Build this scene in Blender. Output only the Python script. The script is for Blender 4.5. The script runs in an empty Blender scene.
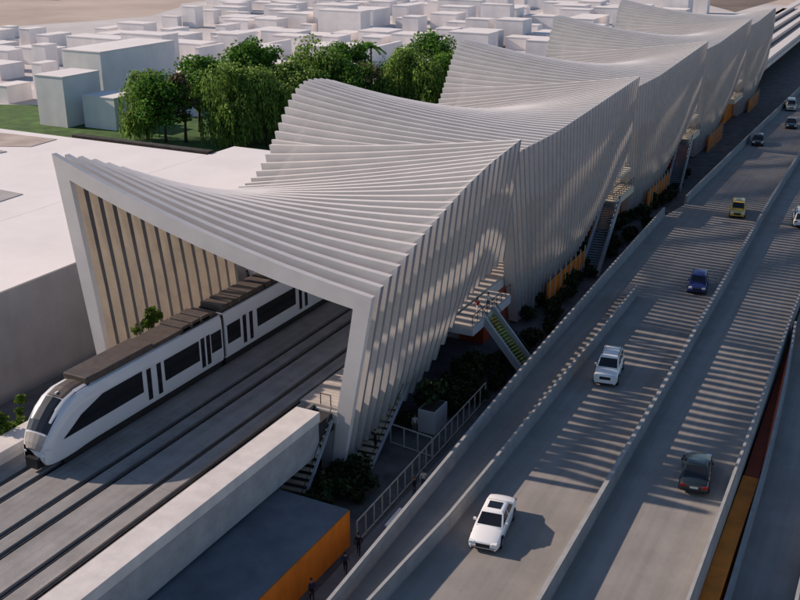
import bpy, bmesh, math, random
from mathutils import Vector, Matrix
random.seed(7)
R_ = math.radians
SC = bpy.context.scene
COL = SC.collection

# ------------------------------------------------------------------ camera, sky, sun, exposure
ZC = 47.5                                   # camera height
TILT = math.atan(0.384)                     # below the horizon
FPX = 1000.0                                # focal length in pixels of an 800 px wide picture
FH = FPX / math.cos(TILT)
PSI = math.atan(551 / FH)                   # camera heading left of the railway axis (+Y)
cam_d = bpy.data.cameras.new('camera'); cam = bpy.data.objects.new('camera', cam_d); COL.objects.link(cam)
cam.location = (0, 0, ZC)
cam.rotation_euler = (math.pi/2 - TILT, 0, PSI)
cam_d.sensor_width = 36; cam_d.lens = 36 * FPX / 800
cam_d.clip_start = 0.5; cam_d.clip_end = 6000
SC.camera = cam
SC.render.resolution_x = 1024; SC.render.resolution_y = 768

SUN_EL, SUN_OFF = 27.0, 7.0                 # sun stands over -X, a touch towards -Y
sun_dir = Vector((-math.cos(R_(SUN_OFF))*math.cos(R_(SUN_EL)), -math.sin(R_(SUN_OFF))*math.cos(R_(SUN_EL)), math.sin(R_(SUN_EL))))
W = bpy.data.worlds.new('World'); SC.world = W; W.use_nodes = True
nt = W.node_tree; bg = nt.nodes['Background']
sky = nt.nodes.new('ShaderNodeTexSky'); sky.sky_type = 'NISHITA'; sky.sun_disc = False
sky.sun_elevation = R_(SUN_EL); sky.sun_rotation = R_(-90 - SUN_OFF) % (2*math.pi)
sky.air_density = 1.0; sky.dust_density = 0.6; sky.ozone_density = 2.7
nt.links.new(sky.outputs[0], bg.inputs[0]); bg.inputs[1].default_value = 0.08
sl = bpy.data.lights.new('sun', 'SUN'); sl.energy = 4.0; sl.angle = R_(0.8); sl.color = (1.0, 0.82, 0.68)
so = bpy.data.objects.new('sun', sl); COL.objects.link(so)
so.rotation_euler = (-sun_dir).to_track_quat('-Z', 'Y').to_euler(); so.location = (-200, 0, 150)
SC.view_settings.view_transform = 'Standard'; SC.view_settings.look = 'None'
SC.view_settings.gamma = 1.0; SC.view_settings.use_curve_mapping = False
SC.view_settings.exposure = 0.56

# ------------------------------------------------------------------ measuring helpers (real planes seen by the photo)
_fw = Vector((-math.sin(PSI)*math.cos(TILT), math.cos(PSI)*math.cos(TILT), -math.sin(TILT)))
_rt = Vector((math.cos(PSI), math.sin(PSI), 0))
_up = _rt.cross(_fw)
def ray(x, y): return _fw + _rt*((x-400)/FPX) + _up*((300-y)/FPX)
def atz(x, y, z):
    r = ray(x, y); t = (z-ZC)/r.z
    return Vector((r.x*t, r.y*t, z))
def on_lean(x, y, a, b):                    # plane X = a + b Z
    r = ray(x, y); t = (a+b*ZC)/(r.x-b*r.z)
    return Vector((r.x*t, r.y*t, ZC+r.z*t))

# ------------------------------------------------------------------ materials
MATS = {}
def mat(name, col, rough=0.7, metal=0.0, var=0.08, scale=0.6, spec=0.4, bump=0.0, col2=None, obj=True, coat=0.0, detail=6.0):
    if name in MATS: return MATS[name]
    m = bpy.data.materials.new(name); m.use_nodes = True; t = m.node_tree; b = t.nodes['Principled BSDF']
    b.inputs['Roughness'].default_value = rough; b.inputs['Metallic'].default_value = metal
    b.inputs['Specular IOR Level'].default_value = spec
    if coat: b.inputs['Coat Weight'].default_value = coat; b.inputs['Coat Roughness'].default_value = 0.05
    tc = t.nodes.new('ShaderNodeTexCoord'); n = t.nodes.new('ShaderNodeTexNoise')
    n.inputs['Scale'].default_value = scale; n.inputs['Detail'].default_value = detail; n.inputs['Roughness'].default_value = 0.65
    t.links.new(tc.outputs['Object'], n.inputs['Vector'])
    r = t.nodes.new('ShaderNodeValToRGB')
    c2 = col2 or tuple(c*(1-var*2.2) for c in col); c1 = col if col2 else tuple(min(1, c*(1+var)) for c in col)
    r.color_ramp.elements[0].position = 0.34; r.color_ramp.elements[1].position = 0.66
    r.color_ramp.elements[0].color = (*c2, 1); r.color_ramp.elements[1].color = (*c1, 1)
    t.links.new(n.outputs['Fac'], r.inputs['Fac']); t.links.new(r.outputs['Color'], b.inputs['Base Color'])
    if bump:
        bp = t.nodes.new('ShaderNodeBump'); bp.inputs['Strength'].default_value = bump; bp.inputs['Distance'].default_value = 0.05
        n2 = t.nodes.new('ShaderNodeTexNoise'); n2.inputs['Scale'].default_value = scale*12; n2.inputs['Detail'].default_value = 4
        t.links.new(tc.outputs['Object'], n2.inputs['Vector']); t.links.new(n2.outputs['Fac'], bp.inputs['Height'])
        t.links.new(bp.outputs['Normal'], b.inputs['Normal'])
    MATS[name] = m
    return m
M_RIB = mat('painted rib metal', (0.64, 0.60, 0.575), 0.45, var=0.035, scale=0.35)
M_TAN = mat('rib side sunlit tan', (0.44, 0.365, 0.285), 0.7, var=0.08, scale=0.5)  # warm sunlight painted onto the side faces of the first canopy's left-wall ribs
M_EDGE = mat('rib inner edge painted shade', (0.10, 0.10, 0.115), 0.5, var=0.1, scale=0.5)  # shade painted onto the inward edges of those same left-wall ribs
M_EDGER = mat('rib outer edge painted shade', (0.235, 0.235, 0.26), 0.5, var=0.08, scale=0.5)  # darker than the ribs: shade painted on roadside edges turned from the sun
M_ROAD = mat('road deck concrete', (0.25, 0.23, 0.213), 0.85, var=0.07, scale=0.25, bump=0.25)
def wear(m, sc, amt):
    t = m.node_tree; p = t.nodes['Principled BSDF']; src = p.inputs['Base Color'].links[0].from_socket
    tc = t.nodes.new('ShaderNodeTexCoord'); mp = t.nodes.new('ShaderNodeMapping'); mp.inputs['Scale'].default_value = sc
    n = t.nodes.new('ShaderNodeTexNoise'); n.inputs['Scale'].default_value = 1.0; n.inputs['Detail'].default_value = 5
    mr = t.nodes.new('ShaderNodeMapRange'); mr.inputs[1].default_value = .35; mr.inputs[2].default_value = .65; mr.inputs[3].default_value = 1-amt; mr.inputs[4].default_value = 1+amt*.5
    mx = t.nodes.new('ShaderNodeMix'); mx.data_type = 'RGBA'; mx.blend_type = 'MULTIPLY'; mx.inputs[0].default_value = 1
    t.links.new(tc.outputs['Object'], mp.inputs[0]); t.links.new(mp.outputs[0], n.inputs['Vector']); t.links.new(n.outputs['Fac'], mr.inputs[0])
    t.links.new(src, mx.inputs[6]); t.links.new(mr.outputs[0], mx.inputs[7]); t.links.new(mx.outputs[2], p.inputs['Base Color'])
wear(M_ROAD, (1.3, .03, 1), .12)
M_BARR = mat('barrier concrete', (0.26, 0.26, 0.265), 0.8, var=0.08, scale=0.8, bump=0.2)
M_COPE = mat('worn coping', (0.32, 0.315, 0.31), 0.8, var=.08, scale=1)
M_SLAB = mat('track slab concrete', (0.25, 0.24, 0.235), 0.85, var=0.09, scale=0.5, bump=0.3)
M_DARKCON = mat('groove concrete', (0.03, 0.03, 0.033), 0.9, var=0.15, scale=1.0)
M_PARA = mat('parapet concrete', (0.60, 0.56, 0.54), 0.75, var=0.05, scale=0.7, bump=0.15)
M_STEEL = mat('rail steel', (0.12, 0.11, 0.11), 0.35, 0.8, var=0.2, scale=3)
M_WROOF = mat('white membrane', (0.74, 0.695, 0.675), 0.7, var=0.03, scale=0.12)
M_WALL = mat('white render', (0.80, 0.755, 0.74), 0.8, var=0.04, scale=0.15)
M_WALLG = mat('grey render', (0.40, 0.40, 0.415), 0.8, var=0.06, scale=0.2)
M_BEIGE = mat('beige screed', (0.42, 0.35, 0.31), 0.9, var=0.1, scale=0.3)
M_GREYR = mat('grey screed', (0.36, 0.34, 0.34), 0.9, var=0.08, scale=0.3)
M_CITYG = mat('pale city ground', (0.50, 0.47, 0.46), 0.9, var=0.06, scale=0.03)
M_FIELD = mat('bare field', (0.43, 0.35, 0.295), 0.95, var=0.1, scale=0.015)
M_GFIELD = mat('green field', (0.14, 0.17, 0.05), 0.95, var=0.2, scale=0.02)
M_BFIELD = mat('ploughed field', (0.17, 0.13, 0.105), 0.95, var=0.15, scale=0.03)
M_LAWN = mat('lawn grass', (0.05, 0.12, 0.018), 0.95, var=0.25, scale=0.25, bump=0.5)
M_EARTH = mat('dark soil', (0.035, 0.03, 0.025), 0.95, var=0.3, scale=1)
M_PLAZA = mat('plaza paving', (0.10, 0.10, 0.105), 0.85, var=0.2, scale=0.5, bump=0.3)
M_PLAT = mat('platform boards', (0.46, 0.41, 0.37), 0.75, var=0.08, scale=1.2)
M_ORANGE = mat('orange cladding', (0.82, 0.22, 0.015), 0.7, var=0.08, scale=0.4)
M_DRED = mat('dark red cladding', (0.42, 0.06, 0.02), 0.7, var=0.12, scale=0.4)
M_BROOF = mat('dark roof membrane', (0.14, 0.155, 0.18), 0.8, var=0.12, scale=0.3)
M_TRAIN = mat('white train paint', (0.56, 0.57, 0.61), 0.3, var=0.02, scale=0.5, coat=0.4)
M_TROOF = mat('brown roof equipment', (0.070, 0.053, 0.046), 0.6, var=0.15, scale=1.5)
M_BLACK = mat('black plastic', (0.015, 0.015, 0.017), 0.5, var=0.2, scale=4)
M_GLASS = mat('dark glass', (0.012, 0.013, 0.016), 0.12, var=0.1, scale=1, spec=0.5)
M_GREYP = mat('grey nose panel', (0.30, 0.27, 0.25), 0.4, var=0.05, scale=2)
M_TYRE = mat('tyre rubber', (0.02, 0.02, 0.02), 0.9, var=0.2, scale=8)
M_RIM = mat('alloy rim', (0.45, 0.45, 0.46), 0.3, 0.8, var=0.05, scale=4)
M_LAMP = mat('lamp lens', (0.75, 0.75, 0.72), 0.1, var=0.02, scale=4)
M_RED = mat('red lens', (0.35, 0.01, 0.01), 0.2, var=0.05, scale=4)
M_PLATE = mat('number plate', (0.6, 0.6, 0.58), 0.5, var=0.05, scale=4)
M_FENCE = mat('pale fence paint', (0.40, 0.40, 0.36), 0.5, var=0.06, scale=2)
M_TRUNK = mat('bark', (0.09, 0.065, 0.045), 0.95, var=0.3, scale=3)
M_TREAD = mat('pale stair tread', (0.50, 0.42, 0.30), 0.8, var=0.08, scale=2)
M_STAIR = mat('grey stair steel', (0.34, 0.36, 0.40), 0.6, var=0.06, scale=1)
M_GREENT = mat('green escalator tread', (0.34, 0.38, 0.08), 0.8, var=0.25, scale=1.5)
M_SKIN = mat('skin', (0.35, 0.2, 0.14), 0.6, var=0.05, scale=6)
M_CREAM = mat('cream panel', (0.62, 0.54, 0.42), 0.7, var=0.06, scale=1)
def leafmat(name, col, var=0.35):
    m = mat(name, col, 0.75, var=var, scale=0.9, spec=0.2); t = m.node_tree
    if 'shrub' in name: return m
    tl = t.nodes.new('ShaderNodeBsdfTranslucent'); mx = t.nodes.new('ShaderNodeMixShader'); mx.inputs[0].default_value = .42
    ramp = [n for n in t.nodes if n.type == 'VALTORGB'][0]; t.links.new(ramp.outputs[0], tl.inputs[0])
    t.links.new(t.nodes['Principled BSDF'].outputs[0], mx.inputs[1]); t.links.new(tl.outputs[0], mx.inputs[2])
    t.links.new(mx.outputs[0], [n for n in t.nodes if n.type == 'OUTPUT_MATERIAL'][0].inputs[0])
    return m
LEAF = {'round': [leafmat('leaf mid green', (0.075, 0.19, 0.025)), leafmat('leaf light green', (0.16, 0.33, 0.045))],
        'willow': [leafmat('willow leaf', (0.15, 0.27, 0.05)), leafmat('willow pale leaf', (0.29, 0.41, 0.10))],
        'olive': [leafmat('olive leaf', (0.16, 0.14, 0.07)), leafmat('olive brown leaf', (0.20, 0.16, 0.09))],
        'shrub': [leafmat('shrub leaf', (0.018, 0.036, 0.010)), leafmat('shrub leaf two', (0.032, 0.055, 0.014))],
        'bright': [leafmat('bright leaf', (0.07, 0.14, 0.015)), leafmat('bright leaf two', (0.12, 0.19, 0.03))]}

wear(M_SLAB, (1.6, .05, 1), .16); wear(M_PARA, (.4, .8, .3), .07); wear(M_BROOF, (.25, .25, .25), .2); wear(M_ORANGE, (1.2, 1.2, .25), .12)
wear(M_WALLG, (.5, .5, .06), .08); wear(M_WALL, (.3, .3, .05), .05)
# ------------------------------------------------------------------ mesh helpers
class MB:
    def __init__(s): s.v = []; s.f = []; s.mi = []
    def quad(s, a, b, c, d, mi=0):
        n = len(s.v); s.v += [tuple(a), tuple(b), tuple(c), tuple(d)]; s.f.append((n, n+1, n+2, n+3)); s.mi.append(mi)
    def poly(s, pts, mi=0):
        n = len(s.v); s.v += [tuple(p) for p in pts]; s.f.append(tuple(range(n, n+len(pts)))); s.mi.append(mi)
    def box(s, x0, x1, y0, y1, z0, z1, mi=0, top=None):
        n = len(s.v)
        s.v += [(x0,y0,z0),(x1,y0,z0),(x1,y1,z0),(x0,y1,z0),(x0,y0,z1),(x1,y0,z1),(x1,y1,z1),(x0,y1,z1)]
        for k, f in enumerate([(3,2,1,0),(4,5,6,7),(0,1,5,4),(1,2,6,5),(2,3,7,6),(3,0,4,7)]):
            s.f.append(tuple(n+i for i in f)); s.mi.append(top if (k == 1 and top is not None) else mi)
    def prism(s, pts, z0, z1, mi=0, top=None):         # vertical prism on a plan polygon (ccw)
        n = len(s.v); k = len(pts)
        s.v += [(p[0],p[1],z0) for p in pts] + [(p[0],p[1],z1) for p in pts]
        s.f.append(tuple(n+k-1-i for i in range(k))); s.mi.append(mi)
        s.f.append(tuple(n+k+i for i in range(k))); s.mi.append(mi if top is None else top)
        for i in range(k):
            j = (i+1) % k; s.f.append((n+i, n+j, n+k+j, n+k+i)); s.mi.append(mi)
    def strip(s, path, w, z0, z1, mi=0):               # wall following a plan path; path [(x,y)] is its centre; z may be callables
        for i in range(len(path)-1):
            (x0,y0),(x1,y1) = path[i], path[i+1]; s._seg(x0,y0,x1,y1,w,z0,z1,mi)
    def _seg(s, x0,y0,x1,y1,w,z0,z1,mi):
        d = Vector((x1-x0, y1-y0)); d.normalize(); nx, ny = -d.y*w/2, d.x*w/2
        s.prism([(x0-nx,y0-ny),(x1-nx,y1-ny),(x1+nx,y1+ny),(x0+nx,y0+ny)], z0, z1, mi)
    def bar(s, a, b, w, h=None, mi=0):                 # rectangular bar between 3D points
        a, b = Vector(a), Vector(b); h = h or w; d = (b-a).normalized()
        u = d.cross(Vector((0,0,1)));  u = Vector((1,0,0)) if u.length < 1e-4 else u.normalized()
        v = u.cross(d).normalized(); n = len(s.v)
        for p in (a, b):
            for su, sv in ((-1,-1),(1,-1),(1,1),(-1,1)): s.v.append(tuple(p+u*su*w/2+v*sv*h/2))
        for f in [(3,2,1,0),(4,5,6,7),(0,1,5,4),(1,2,6,5),(2,3,7,6),(3,0,4,7)]: s.f.append(tuple(n+i for i in f)); s.mi.append(mi)
    def tube(s, pts, rad, seg=8, mi=0, cap=True):
        n0 = len(s.v); pts = [Vector(p) for p in pts]
        for i, p in enumerate(pts):
            d = (pts[min(i+1,len(pts)-1)]-pts[max(i-1,0)]).normalized()
            u = d.cross(Vector((0.3,0.1,1)));  u.normalize(); v = u.cross(d)
            r = rad[i] if isinstance(rad, (list,tuple)) else rad
            for k in range(seg):
                a = 2*math.pi*k/seg; s.v.append(tuple(p+u*math.cos(a)*r+v*math.sin(a)*r))
        for i in range(len(pts)-1):
            for k in range(seg):
                k2 = (k+1)%seg; s.f.append((n0+i*seg+k, n0+i*seg+k2, n0+(i+1)*seg+k2, n0+(i+1)*seg+k)); s.mi.append(mi)
        if cap:
            s.f.append(tuple(n0+k for k in range(seg))[::-1]); s.mi.append(mi)
            s.f.append(tuple(n0+(len(pts)-1)*seg+k for k in range(seg))); s.mi.append(mi)
    def cyl_x(s, x0, x1, cy, cz, r, seg=20, mi=0): # wheel-like cylinder along X
        n = len(s.v)
        for x in (x0, x1):
            for k in range(seg):
                a = 2*math.pi*k/seg; s.v.append((x, cy+math.cos(a)*r, cz+math.sin(a)*r))
        for k in range(seg):
            k2 = (k+1)%seg; s.f.append((n+k, n+k2, n+seg+k2, n+seg+k)); s.mi.append(mi)
        s.f.append(tuple(n+k for k in range(seg))[::-1]); s.mi.append(mi); s.f.append(tuple(n+seg+k for k in range(seg))); s.mi.append(mi)
    def mesh(s, name, mats, smooth=False, fix=True):
        me = bpy.data.meshes.new(name); me.from_pydata(s.v, [], s.f)
        for m in (mats if isinstance(mats, (list,tuple)) else [mats]): me.materials.append(m)
        me.polygons.foreach_set('material_index', s.mi)
        if smooth: me.polygons.foreach_set('use_smooth', [True]*len(me.polygons))
        if fix:
            bm = bmesh.new(); bm.from_mesh(me); bmesh.ops.recalc_face_normals(bm, faces=bm.faces); bm.to_mesh(me); bm.free()
        me.update(); return me
    def build(s, name, mats, parent=None, smooth=False, bevel=0, fix=True):
        o = bpy.data.objects.new(name, s.mesh(name, mats, smooth, fix)); COL.objects.link(o)
        if parent: o.parent = parent
        if bevel:
            b = o.modifiers.new('bevel', 'BEVEL'); b.width = bevel; b.segments = 2; b.limit_method = 'ANGLE'
        return o
def tag(o, label=None, cat=None, group=None, kind=None):
    if label: o['label'] = label
    if cat: o['category'] = cat
    if group: o['group'] = group
    if kind: o['kind'] = kind
    return o
def empty(name, loc, rz=0, label=None, cat=None, group=None):
    o = bpy.data.objects.new(name, None); COL.objects.link(o); o.location = loc; o.rotation_euler = (0,0,rz); o.empty_display_size = 0.3
    return tag(o, label, cat, group)
def copy_tree(o, parent=None):
    c = o.copy(); COL.objects.link(c); c.parent = parent
    for ch in [x for x in o.children]: copy_tree(ch, c)
    return c
def struct(mb, name, mats, **k): return tag(mb.build(name, mats, **k), kind='structure')

# ================================================================== GROUND AND SETTING
T = 10.5          # railway deck level
RD = 7.5          # road deck level
PZ = 4.5          # plaza level
Y0 = 61.7         # front portal
b = MB(); b.quad((-1500,-400,0),(900,-400,0),(900,2500,0),(-1500,2500,0)); struct(b, 'ground', M_CITYG)
def sheet(name, m, pxs, z, label=None):
    b = MB(); b.poly([atz(x, y, z) for x, y in pxs]); return struct(b, name, m)
b = MB(); b.poly([(-1500,215,.02)] + [tuple(atz(*p, .02)) for p in [(-60,30),(0,27),(90,21),(150,16),(180,7)]] + [(-390,480,.02),(-395,540,.02),(-230,640,.02),(900,560,.02),(900,2500,.02),(-1500,2500,.02)]); struct(b, 'bare_field', M_FIELD)
b = MB(); b.poly([(-1200,420,.05),(-470,463,.05),(-520,640,.05),(-1200,800,.05)]); struct(b, 'green_field', M_GFIELD)
b = MB(); b.poly([atz(690,0,.06),atz(735,12,.06),atz(778,0,.06),atz(800,-22,.06),atz(640,-14,.06)]); struct(b, 'ploughed_field', M_BFIELD)
b = MB(); b.poly([atz(440,44,.08),atz(540,50,.08),atz(560,44,.08),atz(460,38,.08)]); struct(b, 'bare_yard', M_BFIELD)
b = MB(); b.poly([(-330,126,.04),(-75,126,.04),(-75,262,.04),(-128,262,.04),(-128,222,.04),(-172,196,.04),(-208,196,.04),(-330,150,.04)]); struct(b, 'park_lawn', M_LAWN)
b = MB(); b.box(-72, -7.9, 20, 420, 0.06, PZ, 0); struct(b, 'plaza', M_PLAZA)
b = MB(); b.box(-74.4, -72.02, -60, 420, 0.06, 3.0, 0); b.box(-72.0,-7.95,-60,19.9,0.06,3.0); struct(b, 'service_road', M_PLAZA)

# lower boundary hedge between lawn and the building
b = MB(); b.box(-121, -93.7, 118.8, 120.2, 0.1, 14.35); tag(b.build('retaining_wall', M_EARTH), 'dark retaining wall along the lawn edge behind the white flat roof', 'wall')

# ------------------------------------------------------------------ big white flat-roofed building on the left
bd = empty('station_building', (-120, 60, 0), 0, 'huge white flat-roofed building left of the canopy portal', 'building')
def local(mb, root):
    ox, oy, oz = root.location; mb.v = [(x-ox, y-oy, z-oz) for x, y, z in mb.v]; return mb
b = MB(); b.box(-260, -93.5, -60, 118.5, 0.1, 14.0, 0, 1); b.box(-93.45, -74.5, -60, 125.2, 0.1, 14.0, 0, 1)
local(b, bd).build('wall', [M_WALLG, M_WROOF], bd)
b = MB(); b.prism([tuple(atz(*p, 14)[:2]) for p in [(-60,142),(-4,146.5),(31,147),(57,139.5),(0,133)]], 14.02, 14.08); local(b, bd).build('roof_screed', M_BEIGE, bd)
b = MB(); b.prism([tuple(atz(*p, 14)[:2]) for p in [(-12,204),(0,202),(23,194.5),(0,190),(-16,188)]], 14.02, 14.08); local(b, bd).build('roof_screed', M_GREYR, bd)
b = MB(); b.prism([tuple(atz(*p, 14)[:2]) for p in [(-14,153.5),(0,153.5),(7,152),(0,150.5),(-12,150)]], 14.02, 14.1); local(b, bd).build('roof_screed', M_GREYR, bd)
b = MB()
for x0,x1,y0,y1 in [(-74.75,-74.5,-60,125.2)]: b.box(x0,x1+.03,y0,y1+.03,14.0,14.16)
local(b, bd).build('roof_edge', M_WROOF, bd)

# ------------------------------------------------------------------ railway viaduct
b = MB()
edges = [-56.4, -52.65, -50.65, -47.65, -45.65, -42.85, -40.75, -39.5]
b.box(-56.3, -37.7, -10, 470, 8.6, T-0.32)
struct(b, 'viaduct_deck', M_DARKCON)
gx = [-52.5, -50.8, -47.5, -45.8, -42.7, -40.9]; gw = 0.30
b = MB(); xs = [-54.45] + sum([[g-gw, g+gw] for g in gx], []) + [-39.5]
for i in range(0, len(xs), 2):
    y = -10.0; L = 18.6
    while y < 470:
        b.box(xs[i], xs[i+1], y, y+L-0.03, T-0.3, T); y += L
struct(b, 'track_slab', M_SLAB)
for k, n in ((0,'railway track under the white train, nearest the left wall'),(2,'middle empty railway track on the viaduct'),(4,'railway track beside the pale right parapet')):
    t = empty('railway_track', ((gx[k]+gx[k+1])/2, 60, T-0.3), 0, n, 'railway track', 'railway tracks on the viaduct')
    for s in (-.85, .85):
        b = MB(); b.box(s-.07, s+.07, -70, 410, 0, .04); b.box(s-.02, s+.02, -70, 410, .04, .16); b.box(s-.037, s+.037, -70, 410, .16, .2); b.build('rail', M_STEEL, t)
# parapets
rp = empty('viaduct_parapet', (-38.4, 20, 8), 0, 'broad pale concrete parapet along the right edge of the tracks, ending at the canopy', 'parapet')
b = MB(); b.box(-1.05, 1.1, -30, 38.9, 2.7, 3.5); b.build('coping', M_PARA, rp, bevel=.03)
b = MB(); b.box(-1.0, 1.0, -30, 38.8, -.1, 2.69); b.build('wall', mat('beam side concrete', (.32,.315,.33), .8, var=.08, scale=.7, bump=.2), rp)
lp = empty('viaduct_parapet', (-55.4, 20, 8), 0, 'pale concrete parapet on the left side of the tracks beside the train nose', 'parapet')
b = MB(); b.box(-1.05, 1.0, -30, 440, 2.9, 3.5); b.build('coping', M_PARA, lp, bevel=.03)
b = MB(); b.box(-1.0, .95, -30, 440, -.9, 2.89); b.build('wall', M_PARA, lp)
for i, y in enumerate((34, 50.5, 70, 92, 115, 140, 165, 190, 215)):
    b = MB(); b.box(-54, -52, y, y+2.2, PZ, 8.6); b.box(-41.5, -38.0, y, y+2.2, PZ, 8.58); b.box(-54.5,-37.8,y-.2,y+2.4,7.6,8.55)
    tag(b.build('viaduct_pier', M_PARA), 'concrete pier carrying the railway viaduct', 'pier', 'piers under the railway viaduct')

# platform right of the tracks under the canopy
pl = empty('platform', (-38, 61.5, 9.9), 0, 'pale boarded station platform behind the front right leg of the canopy', 'platform')
b = MB(); y = 0.0
while y < 380: b.box(-2.8, .7, y, y+.44, .47, .72); y += .47
b.build('board', M_PLAT, pl)
b = MB(); b.box(-1.3, .75, -.12, 380, -.6, .45); b.build('fascia', M_PARA, pl)
b = MB(); b.box(-1.0,.5,0.1,1.5,-5.3,-.62); b.build('end_wall', M_WALLG, pl)
b = MB(); b.bar((.05,.1,.6),(.05,.1,1.7),.06); b.bar((-.9,.1,.6),(-.9,.1,1.7),.06); b.bar((-.9,.1,1.68),(.05,.1,1.68),.05); b.build('railing', M_BLACK, pl)

for k, (x0, x1) in enumerate([(-56.2,-53.4),(-50.2,-48.2),(-45.2,-43.4),(-40.2,-37.5)]):
    b = MB(); b.box(x0, x1, 288, 640, T+.01, T+1.0)
    tag(b.build('far_platform', M_PARA), 'long pale platform strip beyond the last canopy, %s of four side by side' % ['leftmost','second from left','third from left','rightmost'][k], 'platform')
# ================================================================== CANOPIES
def lerp(a, b_, t): return a+(b_-a)*t
def interp(tab, x):
    if x <= tab[0][0]: return tab[0][1]
    for (x0, y0), (x1, y1) in zip(tab, tab[1:]):
        if x <= x1:
            t = (x-x0)/(x1-x0); return y0+(y1-y0)*t
    return tab[-1][1]
def sm(t): t = max(0, min(1, t)); return t*t*(3-2*t)
PER = 46.6
def left_z(y):
    ph = (y-57.5) % PER
    if ph < 28.5: return 29.0 - 8.8*sm(ph/28.5)
    return 20.2 + 8.8*sm((ph-28.5)/(PER-28.5))
def left_y(y):
    n, ph = divmod(y-57.5, PER); u = ph/PER
    p2 = 28.5*u/.565 if u < .565 else 28.5+(PER-28.5)*(u-.565)/.435
    return 57.5+n*PER+p2
def left_bot(y):
    ph = (y-57.5) % PER
    if ph < 31: return 4.6 + 12.0*sm((ph-20)/8)
    return 16.6 - 12.0*sm((ph-31)/13)
STARTS = [Y0, 92.6, 92.6+PER, 92.6+2*PER, 92.6+3*PER]
ENDS = [91.9, 138.2, 138.2+PER, 138.2+2*PER, 138.2+2.85*PER]
TOPZ = [[(61.7,20.7),(66,22.0),(70,23.4),(74.8,24.6),(79,25.6),(84,26.4),(92,27.0)]]
LEAN = [(-37.9, .19), (-36.0, .065), (-36.0, .065), (-36.0, .065), (-36.0, .065)]
BOT = [ [(0,(345,463)),(.225,(385,425)),(.41,(415,393)),(.54,(437,362)),(.62,(452,335)),(.68,(464,308)),(.82,(482,286)),(1.0,(507,262))],
        [(0,(525,322)),(.1,(533,323)),(.25,(546,312)),(.4,(559,297)),(.55,(570,275)),(.7,(582,256)),(.85,(596,224)),(1.0,(612,196))] ]
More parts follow.
